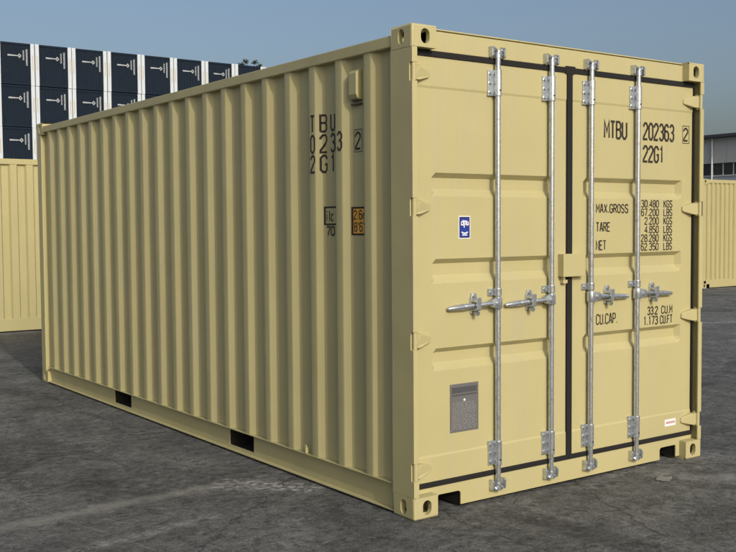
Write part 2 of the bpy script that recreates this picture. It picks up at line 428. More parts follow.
# door-end corner posts: a deep web plus a front lip that is notched at each hinge
for sx in (-1, 1):
    fx = (lambda x: x) if sx < 0 else (lambda x: W-x)
    def bx(mb, x0, x1, *a): mb.box(min(fx(x0), fx(x1)), max(fx(x0), fx(x1)), *a)
    mb = B()
    za, zb_ = CZ+.001, H-CZ-.001
    out = [(.186, za), (.001, za)]
    for hz in HINGE_Z: out += [(.001, hz-.047), (.024, hz-.047), (.024, hz+.047), (.001, hz+.047)]
    out += [(.001, zb_), (.186, zb_)]
    mb.prism(out, lambda p, q, t: (fx(t), p, q), .001, .011)
    bx(mb, .0105, .052, .062, .185, za, zb_)
    prev = za
    for hz in HINGE_Z+(None,):
        bx(mb, .0105, .036, .0012, .010, prev, (hz-.0475) if hz else zb_)
        if hz: prev = hz+.0475
    for hz in HINGE_Z: bx(mb, .0105, .036, .026, .0625, hz-.049, hz+.049)
    mb.build('corner_post', M_PAINT, box_root, .0016)
    mb = B(); bx(mb, .001, .060, L-.120, L-.001, CZ+.001, H-CZ-.001)
    mb.build('corner_post', M_PAINT, box_root, .006)

# corrugated sides
XO, XI, SL, PITCH, Y0 = .010, .047, .054, .280, .350
def side_profile():
    pts = [(.180, XI)]
    for k in range(20):
        yk = Y0+PITCH*k
        pts += [(yk-SL/2, XI), (yk+SL/2, XO), (yk+SL/2+.065, XO), (yk+SL/2+.065+SL, XI)]
    pts += [(L-.115, XI)]
    return pts
PROF = side_profile()
def side_x(y):
    for (a, xa), (b, xb) in zip(PROF, PROF[1:]):
        if a <= y <= b: return xa+(xb-xa)*(y-a)/(b-a)
    return XI
def round_profile(pts, rad=.006):
    out = [pts[0]]
    for p, c, n in zip(pts, pts[1:], pts[2:]):
        p, c, n = Vector(p), Vector(c), Vector(n)
        a = c+(p-c).normalized()*rad; b = c+(n-c).normalized()*rad
        out += [tuple(a), tuple((a+b+c*2)/4), tuple(b)]
    return out+[pts[-1]]
RP = round_profile(PROF)
panels = []
for sx in (-1, 1):
    mb = B(); n = 0
    z0, z1 = .1655, 2.492
    f = (lambda x: x) if sx < 0 else (lambda x: W-x)
    for y, x in RP: mb.v += [(f(x), y, z0), (f(x), y, z1)]
    k = len(RP)
    for y, x in RP: mb.v += [(f(x+.003), y, z0), (f(x+.003), y, z1)]
    for i in range(k-1):
        mb.f += [(2*i, 2*i+2, 2*i+3, 2*i+1), (2*(k+i), 2*(k+i)+1, 2*(k+i)+3, 2*(k+i)+2)]
    o = mb.build('side_panel', M_PAINT, box_root, smooth=True)
    panels.append(o)
side = panels[0]
# front bulkhead, roof, floor
mb = B(); pts = [(.058, .03)]
x = .10
while x < W-.2: pts += [(x, .03), (x+.05, .075), (x+.14, .075), (x+.19, .03)]; x += .25
pts += [(W-.058, .03)]
for a, dpt in pts: mb.v += [(a, L-dpt, .165), (a, L-dpt, 2.47)]
for i in range(len(pts)-1): mb.f.append((2*i, 2*i+2, 2*i+3, 2*i+1))
mb.build('front_panel', M_PAINT, box_root)
B().box(.162, W-.162, L-.06, L-.004, 2.468, 2.588).build('front_header', M_PAINT, box_root, .004)
B().box(.162, W-.162, L-.06, L-.004, .015, .165).build('front_sill', M_PAINT, box_root, .004)
mb = B(); n = 40
for i in range(n+1):
    y = .19+(L-.25)*i/n; z = 2.535 if i % 2 else 2.546
    mb.v += [(.045, y, z), (W-.045, y, z)]
for i in range(n): mb.f.append((2*i, 2*i+1, 2*i+3, 2*i+2))
mb.build('roof_panel', M_PAINT, box_root)
B().box(.07, W-.07, .12, L-.08, .135, .165).build('floor', M_UNDER, box_root)
# rails
for sx in (-1, 1):
    fx = (lambda x: x) if sx < 0 else (lambda x: W-x)
    def bx(mb, x0, x1, *a): mb.box(min(fx(x0), fx(x1)), max(fx(x0), fx(x1)), *a)
    mb = B(); bx(mb, .004, .064, CY+.001, L-CY-.001, 2.492, 2.554); mb.build('top_rail', M_PAINT, box_root, .006)
    mb = B()
    P = [(.0, 1.765, 2.105), (0, 3.845, 4.21)]
    ya, yb = CY+.001, L-CY-.001
    zb, zt = .014, .165
    bx(mb, .006, .050, ya, yb, zt-.0055, zt)                # upper flange
    bx(mb, .002, .050, ya, yb, zb, zb+.006)                 # lower flange
    segs = [(ya, P[0][1]), (P[0][2], P[1][1]), (P[1][2], yb)]
    for a, b in segs: bx(mb, .034, .040, a, b, zb+.006, zt-.0055)
    for _, a, b in P:
        bx(mb, .034, .040, a, b, zb+.006, .040); bx(mb, .034, .040, a, b, .150, zt-.0055)
    mb.build('bottom_rail', M_PAINT, box_root, .0012)
for a, b in ((1.765, 2.105), (3.845, 4.21)):
    mb = B()
    mb.box(.0405, W-.0405, a-.006, a, .030, .134); mb.box(.0405, W-.0405, b, b+.006, .030, .134)
    mb.box(.0405, W-.0405, a-.006, b+.006, .024, .030)
    mb.build('forklift_pocket', M_UNDER, box_root)
# small lashing lug on the bottom rail, side ventilator
mb = B(); mb.box(.012, .020, 1.075, 1.10, .166, .215); mb.box(.006, .030, 1.07, 1.082, .166, .200)
mb.build('lashing_lug', M_PAINT, box_root, .003)
mb = B()
vy0, vy1, vz0, vz1 = .508, .582, 2.262, 2.418
mb.prism([(.046, vz0-.012), (.046, vz1+.004), (.022, vz1), (.006, vz1-.016), (.006, vz0+.022), (.018, vz0)],
         lambda p, q, t: (p, t, q), vy0, vy1)
vent = mb.build('ventilator', M_PAINT, side, .004)
mb = B(); mb.box(.026, .0465, .500, .590, vz0-.034, vz0-.024); mb.box(.030, .0465, .505, .585, vz0-.012, vz0-.004); mb.build('weld_shade_lip', M_WELDSHADE, vent, .002)  # dark bars: weld plus painted shadow of the vent opening

# header and sill at the door end
DH = .050                                                    # face of header and sill
mb = B(); mb.box(CX, W-CX, DH, .150, 2.470, 2.574); mb.box(CX, W-CX, DH+.020, .186, 2.574, 2.581)
mb.build('door_header', M_PAINT, box_root, .003)
mb = B(); mb.box(CX, W-CX, DH+.004, .19, 2.5815, 2.588); mb.build('roof_flashing', M_PAINT, box_root, .001)
mb = B()
zs = .146
poly = [(.040, zs), (.040, CZ+.002), (CX+.001, CZ+.002), (CX+.001, .020), (.202, .020), (.202, .090), (.210, .098), (.352, .098), (.366, .086), (.366, .020),
        (W-.366, .020), (W-.366, .086), (W-.352, .098), (W-.210, .098), (W-.202, .090), (W-.202, .020), (W-CX-.001, .020), (W-CX-.001, CZ+.002), (W-.040, CZ+.002), (W-.040, zs)]
mb.prism(poly, lambda p, q, t: (p, t, q), DH, DH+.008)
mb.box(.053, W-.053, DH+.009, .18, zs-.012, zs-.002)
mb.build('door_sill', M_PAINT, box_root, .0012)
mb = B(); mb.box(.17, W-.17, .32, .33, .012, .134); mb.build('cross_member', M_UNDER, box_root)
for a, b in ((.198, .370), (W-.370, W-.198)):
    mb = B(); mb.box(a-.004, a, .0585, .319, .014, .134); mb.box(b, b+.004, .0585, .319, .014, .134); mb.box(a, b, .0585, .319, .102, .108)
    mb.build('sill_shade_liner', M_UNDER, box_root)  # black liner added to put deep shade into the sill cut-outs

# ---------------------------------------------------------------- doors
DF = .053                                                    # outer face of the door frame
REC = ((1.832, 1.806, 1.748, 1.706), (1.372, 1.346, 1.285, 1.240), (.892, .866, .812, .770))
def door_depth(x, z, x0, x1):
    """set-back behind the frame face"""
    dd = 0
    dd = .004*max(0, min(1, (z-.308)/.012, (2.286-z)/.012))
    for a, b, c, e in REC:
        if e <= z <= a:
            k = (a-z)/(a-b) if z > b else (1 if z >= c else (z-e)/(c-e))
            kx = min(1, (x-x0)/.028, (x1-x)/.028)
            if kx > 0: dd = max(dd, .004+.034*max(0, min(k, kx)))
    return dd
doors = []
for side_i, (xa, xb, rx0, rx1) in enumerate(((.050, 1.197, .172, 1.095), (1.241, 2.388, 1.345, 2.284))):
    xs = sorted({xa, xb, rx0, rx0+.028, rx1-.028, rx1, (xa+xb)/2} | {rx0+.028+(rx1-rx0-.056)*i/6 for i in range(7)})
    zs_ = [.176, .308, .320, 2.274, 2.286, 2.438]
    for rr in REC: zs_ += list(rr)+[(rr[2]+rr[3])/2]
    zs_ = sorted(zs_ + [.5, .65, 1.0, 1.12, 1.5, 1.62, 2.0, 2.15])
    mb = B(); nx = len(xs)
    for z in zs_:
        for x in xs: mb.v.append((x, DF+door_depth(x, z, rx0, rx1), z))
    for j in range(len(zs_)-1):
        for i in range(nx-1): mb.f.append((j*nx+i, j*nx+i+1, (j+1)*nx+i+1, (j+1)*nx+i))
    b = len(mb.v); nz = len(zs_)
    # rim back to the inside, and back face
    rim = [i for i in range(nx)]+[j*nx+nx-1 for j in range(1, nz)]+[(nz-1)*nx+i for i in range(nx-2, -1, -1)]+[j*nx for j in range(nz-2, 0, -1)]
    mb.v += [(mb.v[i][0], .11, mb.v[i][2]) for i in rim]
    k = len(rim)
    for i in range(k): mb.f.append((rim[i], b+i, b+(i+1) % k, rim[(i+1) % k]))
    mb.f.append(tuple(b+i for i in range(k)))
    o = mb.build('door', M_PAINT, box_root)
    o['label'] = ('left-hand door with blue sticker and grey data plate', 'right-hand door with stencilled weights')[side_i]
    doors.append(o)
DL, DR = doors
# rubber gaskets: along the top, the bottom, the outer edge and (left door) the meeting edge
for i, dr in enumerate(doors):
    xa, xb = ((.037, 1.218), (1.220, 2.401))[i]
    mb = B()
    mb.box(xa, xb, .0455, .085, 2.4385, 2.469)
    mb.box(xa, xb, .0455, .085, .1465, .1755)
    ox0, ox1 = ((.037, .0495), (2.3885, 2.401))[i]
    mb.box(ox0, ox1, .041, .085, .1755, 2.4385)
    mb.build('gasket', M_RUBBER, dr, .003)
mb = B(); mb.box(1.1975, 1.2405, .0445, .085, .1756, 2.4384); mb.box(1.180, 1.262, .0430, .0452, 2.434, 2.478)
mb.build('centre_gasket', M_RUBBER, DR, .004)
# hinges
for i, dr in enumerate(doors):
    fx = (lambda x: x) if i == 0 else (lambda x: W-x)
    for hz in HINGE_Z:
        mb = B()
        def yy(x): return .016 if x < .055 else .016+(x-.055)/(.150-.055)*.028
        out = [(.018, .038), (.058, .038), (.080, .034), (.148, .017), (.156, .010), (.156, -.012), (.148, -.019), (.080, -.035), (.058, -.038), (.018, -.038)]
        n = len(mb.v); k = len(out)
        mb.v += [(fx(x), yy(x), hz+z) for x, z in out]+[(fx(x), .0655, hz+z*1.06) for x, z in out]
        mb.f.append(tuple(range(n, n+k))); mb.f.append(tuple(range(n+2*k-1, n+k-1, -1)))
        for a in range(k): mb.f.append((n+a, n+k+a, n+k+(a+1) % k, n+(a+1) % k))
        hg = mb.build('hinge', M_PAINT, dr, .004)
        mb = B(); mb.tube((fx(.020), .014, hz-.0465), (fx(.020), .014, hz+.0465), .0125, seg=12)
        mb.build('hinge_pin', M_PAINT, dr, smooth=True)
# lock rods with guides, cams, keepers and handles
RODX = (.626, 1.049, 1.387, 1.813); RY, RR = .030, .0160
for i, rx in enumerate(RODX):
    dr = doors[i//2]
    rod = B().tube((rx, RY, .088), (rx, RY, 2.498), RR, seg=20).build('lock_rod', M_GALV, dr, smooth=True)
    for za, zb in ((2.262, 2.404), (.206, .342)):
        mb = B()
        mb.box(rx-.058, rx-.016, .044, .0555, za, zb)
        mb.box(rx+.014, rx+.030, .040, .0615, za+.01, zb-.01)
        mb.tube((rx, RY, za), (rx, RY, zb), RR+.006, seg=20)
        mb.box(rx-.024, rx-.0165, .020, .0615, za+.004, zb-.004)
        mb.build('rod_guide', M_GALV, dr, .0015)
        for t in (.14, .5, .86):
            zz = za+(zb-za)*t
            B().tube((rx-.040, .044, zz), (rx-.040, .036, zz), .0105, .009, seg=8).build('bolt', M_GALV, dr)
        B().tube((rx-.002, RY-.0225, za+.03), (rx-.002, RY-.0245, za+.03), .005, seg=8).build('bolt', M_UNDER, dr)
    for zc, s in ((2.498, 1), (.092, -1)):
        # cam on the rod end with two claws, and the keeper it locks into
        mb = B()
        mb.tube((rx, RY, zc-.030), (rx, RY, zc+.012), RR+.004, seg=16)
        for k, ax in enumerate((-.026, .026)):
            mb.tube((rx, RY-.004, zc+.004*s), (rx+ax, RY-.010, zc+.016*s), .011, .008, seg=10)
            mb.tube((rx+ax, RY-.010, zc+.016*s), (rx+ax*1.1, RY+.004, zc+.030*s), .008, .006, seg=10)
        mb.tube((rx, RY-.020, zc-.004), (rx, RY-.012, zc-.004), .009, seg=8)
        mb.build('cam', M_GALV, dr, smooth=True)
        for ax, bx_ in ((-.050, -.038), (.040, .051)):
            mb = B(); mb.prism([(.018, zc-.020), (.026, zc-.028), (DH-.0005, zc-.028), (DH-.0005, zc+.034), (.024, zc+.032), (.016, zc+.022)], lambda p, q, t: (t, p, q), rx+ax, rx+bx_)
            mb.build('cam_keeper', M_GALV, box_root, .002)
        mb = B(); mb.box(rx-.0375, rx+.0395, DH-.010, DH-.0005, zc-.010, zc+.012); mb.build('cam_keeper', M_GALV, box_root, .002)
    hs = -1 if i < 2 else 1
    zh = 1.117
    # handle: hub clamp on the rod, round shank, flattened grip
    mb = B()
    mb.tube((rx, RY, zh-.030), (rx, RY, zh+.030), RR+.009, seg=16)
    mb.prism([(rx+hs*.010, zh-.030), (rx+hs*.050, zh-.022), (rx+hs*.062, zh-.006), (rx+hs*.060, zh+.012), (rx+hs*.045, zh+.026), (rx+hs*.008, zh+.030)],
             lambda p, q, t: (p, t, q), RY-.030, RY+.006)
    mb.tube((rx+hs*.04, RY-.016, zh+.002), (rx+hs*.17, RY-.006, zh-.004), .0135, .0115, seg=12)
    mb.tube((rx+hs*.17, RY-.006, zh-.004), (rx+hs*.25, RY+.004, zh-.009), .0115, .0175, seg=12)
    mb.tube((rx+hs*.25, RY+.004, zh-.009), (rx+hs*.345, RY+.008, zh-.015), .0175, .013, seg=12); mb.tube((rx+hs*.345, RY+.008, zh-.015), (rx+hs*.358, RY+.009, zh-.016), .013, .007, seg=12)
    mb.tube((rx+hs*.028, RY-.036, zh), (rx+hs*.028, RY-.028, zh), .013, seg=8)
    mb.build('handle', M_GALV, dr, .002, smooth=True)
    # hasp / handle catch half way along, and the rod bracket above the hub
    hx = rx+hs*.165
    mb = B()
    mb.prism([(hx-.020, zh-.052), (hx+.020, zh-.052), (hx+.024, zh+.03), (hx+.014, zh+.062), (hx-.014, zh+.062), (hx-.024, zh+.03)],
             lambda p, q, t: (p, t, q), .044, .0575)
    mb.box(hx-.019, hx+.019, .006, .046, zh+.012, zh+.026)
    mb.box(hx-.019, hx+.019, .008, .046, zh-.034, zh-.022)
    mb.box(hx-.016, hx+.016, .000, .010, zh-.030, zh+.040)
    mb.build('handle_catch', M_GALV, dr, .003)
    B().tube((hx, .010, zh-.050), (hx, .034, zh-.044), .013, seg=14).build('seal_ring', M_GALV, dr, smooth=True)
    B().tube((hx, .044, zh+.048), (hx, .034, zh+.048), .010, seg=8).build('bolt', M_GALV, dr)
    mb = B(); mb.box(rx-.056, rx+.004, .044, .0575, zh+.042, zh+.080); mb.tube((rx, RY, zh+.040), (rx, RY, zh+.082), RR+.006, seg=16)
    mb.build('rod_guide', M_GALV, dr, .002)
    for bz in (zh+.061,): B().tube((rx-.040, .044, bz), (rx-.040, .036, bz), .0105, seg=8).build('bolt', M_GALV, dr)
# padlock shield box over the meeting edge
mb = B()
bx0, bx1, bz0, bz1, by = 1.132, 1.322, 1.244, 1.378, .012
mb.box(bx0, bx1, by, by+.006, bz0, bz1); mb.box(bx0, bx0+.006, by+.006, .0655, bz0, bz1); mb.box(bx1-.006, bx1, by+.006, .0655, bz0, bz1)
mb.box(bx0+.006, bx1-.006, by+.006, .0655, bz1-.006, bz1)
mb.build('padlock_shield', M_PAINT, DR, .0025)
mb = B(); mb.box(1.150, 1.186, .030, .0655, 1.204, 1.226); mb.box(1.150, 1.160, .026, .0655, 1.226, 1.2435); mb.build('padlock_lug', M_PAINT, DL, .003)

# ---------------------------------------------------------------- stencils on the right-hand door
PF = DF+.004
def on_door(x0, z0, y=PF):
    return lambda s, t, l: (x0+s, y-.0012-.0003*l, z0+t)
def dtext(name, s, x0, x1, z0, z1, w, y=PF, parent=None):
    h = z1-z0; n = sum(.45 if c in ".'" else 1 for c in s)
    adv = (x1-x0)/(n-.28); return text_obj(name, s, adv*.70, h, adv, w, on_door(x0, z0, y), M_INK, parent or DR, OFF)
sh = lambda x: x+.057*(x+3.22)/4.06                         # apparent x on the front plane -> x on the door face
dtext('owner_code', 'MTBU', sh(1.468), sh(1.668), 2.078, 2.178, .0072)
dtext('serial_number', '202363', sh(1.828), sh(2.122), 2.084, 2.184, .0072)
dtext('check_digit', '2', sh(2.226), sh(2.266), 2.092, 2.170, .0062)
fr = stroke_quads([(0, 0), (.066, 0), (.066, .112), (0, .112), (0, 0)], .0022)
mb = B()
for q in fr: mb.quad(*[(sh(2.214)+p.x, PF-.0011, 2.075+p.y) for p in q])
mb.build('check_digit_frame', M_INK, DR)
dtext('size_type_code', '22G1', sh(1.828), sh(2.024), 1.944, 2.040, .0072)
dtext('weight_heading', 'MAX.GROSS', sh(1.398), sh(1.684), 1.622, 1.672, .0040)
dtext('weight_heading', 'TARE', sh(1.398), sh(1.520), 1.508, 1.560, .0040)
dtext('weight_heading', 'NET', sh(1.398), sh(1.484), 1.396, 1.450, .0040)
rows = (('30.480', 'KGS'), ('67.200', 'LBS'), ('2.200', 'KGS'), ('4.850', 'LBS'), ('28.280', 'KGS'), ('62.350', 'LBS'))
for k, (a, b_) in enumerate(rows):
    z1 = 1.700-k*.0545; z0 = z1-.043
    x0 = 1.812 + (.0 if len(a) == 6 else .034)
    dtext('weight_value', a, sh(x0), sh(1.978), z0, z1, .0035)
    dtext('weight_value', b_, sh(2.030), sh(2.112), z0, z1, .0035)
dtext('volume_heading', 'CU.CAP.', sh(1.402), sh(1.590), .940, 1.000, .0040)
dtext('volume_value', '33.2', sh(1.878), sh(1.975), .972, 1.020, .0042); dtext('volume_unit', 'CU.M', sh(2.015), sh(2.120), .972, 1.020, .0038)
dtext('volume_value', '1.173', sh(1.842), sh(1.975), .908, .958, .0042); dtext('volume_unit', 'CU.FT', sh(2.003), sh(2.122), .908, .958, .0038)
# stickers and plate
def flat(name, x0, x1, z0, z1, mat, parent, y=PF, t=.0015):
    return B().box(x0, x1, y-t, y-.0001, z0, z1).build(name, mat, parent)
sx0, sx1, sz0, sz1 = sh(.311), sh(.394), 1.478, 1.602
st = flat('sticker', sx0, sx1, sz0, sz1, M_WHITE, DL)
st['label'] = 'small blue and white sticker'
flat('sticker_field', sx0+.005, sx1-.005, sz0+.005, sz1-.005, M_DKBLUE, st, PF-.0016, .0006)
flat('sticker_field', sx0+.009, sx1-.009, sz0+.010, sz1-.012, M_BLUE, st, PF-.0023, .0006)
cxs = (sx0+sx1)/2
for pts_, w_ in (([(cxs-.024, sz1-.034), (cxs-.010, sz1-.026), (cxs-.010, sz1-.050), (cxs-.024, sz1-.048), (cxs-.024, sz1-.034)], .003),
                 ([(cxs-.003, sz1-.064), (cxs-.003, sz1-.028), (cxs+.008, sz1-.028), (cxs+.008, sz1-.046), (cxs-.003, sz1-.046)], .003),
                 ([(cxs+.016, sz1-.026), (cxs+.016, sz1-.050), (cxs+.026, sz1-.048), (cxs+.026, sz1-.030)], .003),
                 ([(cxs-.022, sz0+.036), (cxs-.008, sz0+.030), (cxs+.008, sz0+.030), (cxs+.022, sz0+.036)], .004),
                 ([(cxs-.018, sz0+.020), (cxs+.018, sz0+.020)], .003)):
    mb = B()
    for q in stroke_quads(pts_, w_): mb.quad(*[(p[0], PF-.0033, p[1]) for p in q])
    mb.build('sticker_emblem', M_WHITE, st)
px0, px1, pz0, pz1 = sh(.247), sh(.449), .421, .686
pl = flat('data_plate', px0, px1, pz0, pz1, M_PLATE, DL, PF, .003)
M_PLTXT = plain('plate_print', (.25, .25, .245), .5, .2)
M_PLDK = plain('plate_dark_band', (.085, .085, .09), .5, .2)
flat('plate_band', px0+.012, px1-.012, pz1-.050, pz1-.018, M_PLDK, pl, PF-.0032, .0006)
flat('plate_band', px0+.012, px1-.012, pz1-.066, pz1-.058, M_PLDK, pl, PF-.0032, .0006)
mb = B()
for k in range(13):
    z = pz1-.108-k*.0118; x = px0+.016
    while x < px1-.03:
        w_ = random.uniform(.008, .03); w_ = min(w_, px1-.016-x)
        mb.quad((x, PF-.0034, z), (x+w_, PF-.0034, z), (x+w_, PF-.0034, z+.0055), (x, PF-.0034, z+.0055)); x += w_+random.uniform(.004, .012)
mb.build('plate_print', M_PLTXT, pl)
for x in (px0+.008, px1-.008):
    for z in (pz0+.008, pz1-.008): B().tube((x, PF-.003, z), (x, PF-.006, z), .004, seg=8).build('rivet', M_GALV, pl)
B().tube(((px0+px1)/2, PF-.003, pz1-.092), ((px0+px1)/2, PF-.007, pz1-.092), .008, .004, seg=10).build('rivet', M_WHITE, pl)
ps = B().box(sh(2.050), sh(2.160), DF-.0015, DF-.0001, .230, .275).build('small_label', M_WHITE, DR)
ps['label'] = 'small pale label near the bottom hinge'
mb = B()
x = sh(2.062)
while x < sh(2.150):
    mb.quad((x, DF-.0022, .246), (x+.008, DF-.0022, .246), (x+.008, DF-.0022, .260), (x, DF-.0022, .260)); x += .0115
M_REDP = plain('faded_red_print', (.45, .16, .16), .6)
mb.build('label_print', M_REDP, ps)

# ---------------------------------------------------------------- stencils on the corrugated side (follow the folds)
FOLDS = [p[0] for p in RP]
def stext(name, s, ystart, adv, cell, z0, h, w, mat=M_INK):
    if isinstance(ystart, tuple):                            # one start per character: one stencil cut per character
        for ch, ys_ in zip(s, ystart): stext(name, ch, ys_, adv, cell, z0, h, w, mat)
        return
    cuts = [ystart-f for f in FOLDS if -.2 < ystart-f < 1.2]
    return text_obj(name, s, cell, h, adv, w, lambda a, t, l: (side_x(ystart-a)-.0016-.0003*l, ystart-a, z0+t), mat, side, OFF, cuts)
LP = .0705; POS = (1.053, .9825, .907, .822, .768, .7005); LC = .040
stext('owner_code', 'MTBU', POS, LP, LC, 2.108, .094, .0064)
stext('serial_number', '202363', POS, LP, LC, 1.986, .100, .0064)
stext('check_digit', '2', .571, LP, .042, 1.985, .090, .0058)
stext('size_type_code', '22G1', POS, LP, LC, 1.870, .096, .0064)
def sfold(name, polys, mat, off_, parent=side):
    """flat print on the folded side: polys are lists of (y, z)"""
    bm = bmesh.new()
    for pl_ in polys: bm.faces.new([bm.verts.new((a, b_, 0)) for a, b_ in pl_])
    for f in FOLDS: 
        if .2 < f < 1.3: bmesh.ops.bisect_plane(bm, geom=bm.verts[:]+bm.edges[:]+bm.faces[:], plane_co=(f, 0, 0), plane_no=(1, 0, 0))
    for v in bm.verts: v.co = Vector((side_x(v.co.x)-off_, v.co.x, v.co.y))-Vector(OFF)
    me = bpy.data.meshes.new(name); bm.to_mesh(me); bm.free()
    return link(name, me, mat, parent)
def rect(a, b_, c, e): return [(a, c), (b_, c), (b_, e), (a, e)]
def frame(y0, y1, z0, z1, w): return [[tuple(p) for p in q] for q in stroke_quads([(y0, z0), (y1, z0), (y1, z1), (y0, z1), (y0, z0)], w)]
sfold('check_digit_frame', frame(.585, .512, 1.968, 2.092, .0018), M_INK, .0014)
sfold('code_frame', frame(.888, .770, 1.562, 1.662, .0050), M_INK, .0014)
stext('code_mark', 'i|c', .882, .027, .021, 1.582, .060, .0040)
stext('code_number', '70', .874, .046, .034, 1.498, .050, .0050)
sfold('height_sticker', [rect(.612, .455, 1.498, 1.660)], M_ORANGE, .0010)
sfold('height_sticker_frame', frame(.606, .461, 1.504, 1.654, .0055), M_INK, .0016)
stext('height_sticker_text', '2.6m', .594, .036, .025, 1.590, .048, .0038)
stext('height_sticker_text', "8'6\"", .590, .036, .025, 1.522, .048, .0038)

# ---------------------------------------------------------------- row of beige containers behind
def row_container(name, x0, y0, pitch, label, first_ridge):
    root = empty(name, (x0+W/2, y0+L/2, 0))
    tag(root, label, 'container', 'beige containers in the back row')
    off = (W/2, L/2, 0)
    for sx in (-1, 1):
        for sz in (-1, 1): casting(sx, -1, sz, M_PAINT2, root, off=off)
        a, b = (0.001, .07) if sx < 0 else (W-.07, W-.001)
        MB(off).box(a, b, .004, .13, CZ+.001, H-CZ-.001).build('corner_post', M_PAINT2, root, .006)
        a, b = (0.012, .04) if sx < 0 else (W-.04, W-.012)
        MB(off).box(a, b, .131, L-.001, .03, H-.03).build('side_wall', M_PAINT2, root, .004)
    MB(off).box(CX+.001, W-CX-.001, .012, .08, H-.095, H-.012).build('end_header', M_PAINT2, root, .005)
    mb = MB(off)
    poly = [(CX+.001, .205), (CX+.001, .10), (.30, .10), (.30, .018), (W-.30, .018), (W-.30, .10), (W-CX-.001, .10), (W-CX-.001, .205)]
    mb.prism(poly, lambda p, q, t: (p, t, q), .012, .022)
    mb.box(.07, W-.07, .023, .06, .18, .204)
    mb.build('end_sill', M_PAINT2, root, .003)
    MB(off).box(.07, W-.07, .30, .31, .02, .20).build('cross_member', M_UNDER, root)
    mb = MB(off); pts = [(.068, .018)]; x = first_ridge; s = pitch*.2
    while x < W-.068-pitch: pts += [(x, .018), (x+s*.5, .052), (x+s*2.5, .052), (x+s*3, .018)]; x += pitch
    pts += [(W-.068, .018)]
    for a, dp in pts: mb.v += [(a, dp, .204), (a, dp, H-.09)]
    for i in range(len(pts)-1): mb.f.append((2*i, 2*i+2, 2*i+3, 2*i+1))
    mb.build('end_panel', M_PAINT2, root)
    MB(off).box(.041, W-.041, .14, L-.001, H-.06, H-.03).build('roof', M_PAINT2, root)
    MB(off).box(.041, W-.041, .32, L-.001, .15, .19).build('floor', M_UNDER, root)
    return root
row_container('background_container', -.50, 11.10, .240, 'beige container standing in the back row below the navy stack, at the left edge', .12)
row_container('background_container', 16.97, 10.45, .176, 'beige container in the back row at the right edge, in front of the grey warehouse', .10)
row_container('background_container', 19.47, 10.45, .176, 'beige container just right of the one in front of the warehouse', .10)
row_container('background_container', -3.0, 11.10, .240, 'beige container just left of the one below the navy stack', .12)
row_container('background_container', 2.0, 11.10, .240, 'beige container hidden behind the far end of the big one', .12)

# ---------------------------------------------------------------- stack of navy containers
NP, NX0, NY, NH, NL, NW = 2.335, 14.79-.265, 59.0, 2.591, 6.06, 2.29
def make_navy():
    root = empty('navy_container', (0, 0, 0))
    mb = MB(); pts = [(.235, .05)]; x = .27
    while x < NW-.36: pts += [(x, .05), (x+.03, .085), (x+.11, .085), (x+.14, .05)]; x += .2
    pts += [(NW-.235, .05)]
    for a, dp in pts: mb.v += [(a, dp, .07), (a, dp, NH-.07)]
    for i in range(len(pts)-1): mb.f.append((2*i, 2*i+2, 2*i+3, 2*i+1))
    mb.build('end_panel', M_NAVY, root)
    MB().box(.235, NW-.235, .03, .12, NH-.13, NH-.012).build('end_header', M_NAVY, root, .01)
    MB().box(.235, NW-.235, .03, .12, .03, .12).build('end_sill', M_NAVY, root, .01)
    MB().box(.02, NW-.02, .24, NL, .03, NH-.03).build('body', M_NAVYD, root)
    for s in (0, 1):
        a, b = (0, .234) if s == 0 else (NW-.234, NW)
        po = MB().box(a, b, 0, .238, .004, NH-.004).build('corner_post', M_WPOST, root, .015)
        a2 = (.080, .125) if s == 0 else (NW-.125, NW-.080)
        MB().box(*a2, -.006, -.001, NH-1.62, NH-.72).build('orange_marking', M_OMARK, po)
    # sideways arrow emblem and two sideways rows of marks
    y = .025
    mb = MB()
    zc = NH-.80
    mb.prism([(.66, zc-.045), (.66, zc+.045), (.74, zc+.05), (1.30, zc+.028), (1.30, zc-.028), (.74, zc-.05)], lambda p, q, t: (p, t, q), y, .049)
    for q in stroke_quads([(1.29, zc), (1.38, zc+.10), (1.47, zc), (1.38, zc-.10), (1.29, zc)], .030):
        mb.quad(*[(p.x, y-.003, p.y) for p in q])
    mb.build('arrow_emblem', M_WMARK, root)
    rnd = random.Random(5)
    for xr, za, zb, w in ((1.585, NH-1.05, NH-.43, .085), (1.775, NH-1.36, NH-.40, .105)):
        mb = MB(); z = za
        while z < zb:
            mb.box(xr, xr+w, y, .049, z, z+.052)
            if rnd.random() < .6: mb.box(xr+rnd.choice((0, w*.35, w*.7)), xr+w*.3+rnd.choice((0, w*.35)), y+.002, .049, z+.05, z+.07)
            z += .078
        mb.build('marking_row', M_WMARK, root)
    return root
proto = make_navy(); first = True
ordn = ('first', 'second', 'third', 'fourth', 'fifth', 'sixth', 'seventh', 'eighth', 'ninth', 'tenth')
rown = ('top', 'second', 'third', 'fourth', 'bottom')
for c in range(-1, 9):
    for rw in range(5):
        o = proto if first else copy_tree(proto); first = False
        o.location = (NX0+NP*c, NY+random.uniform(-.04, .04), NH*(4-rw))
        where = f'{ordn[c]} column from the left' if c >= 0 else 'column cut off by the left edge'
        tag(o, f'navy white-posted container in the far stack, {rown[rw]} row, {where}', 'container', 'stack of navy containers')

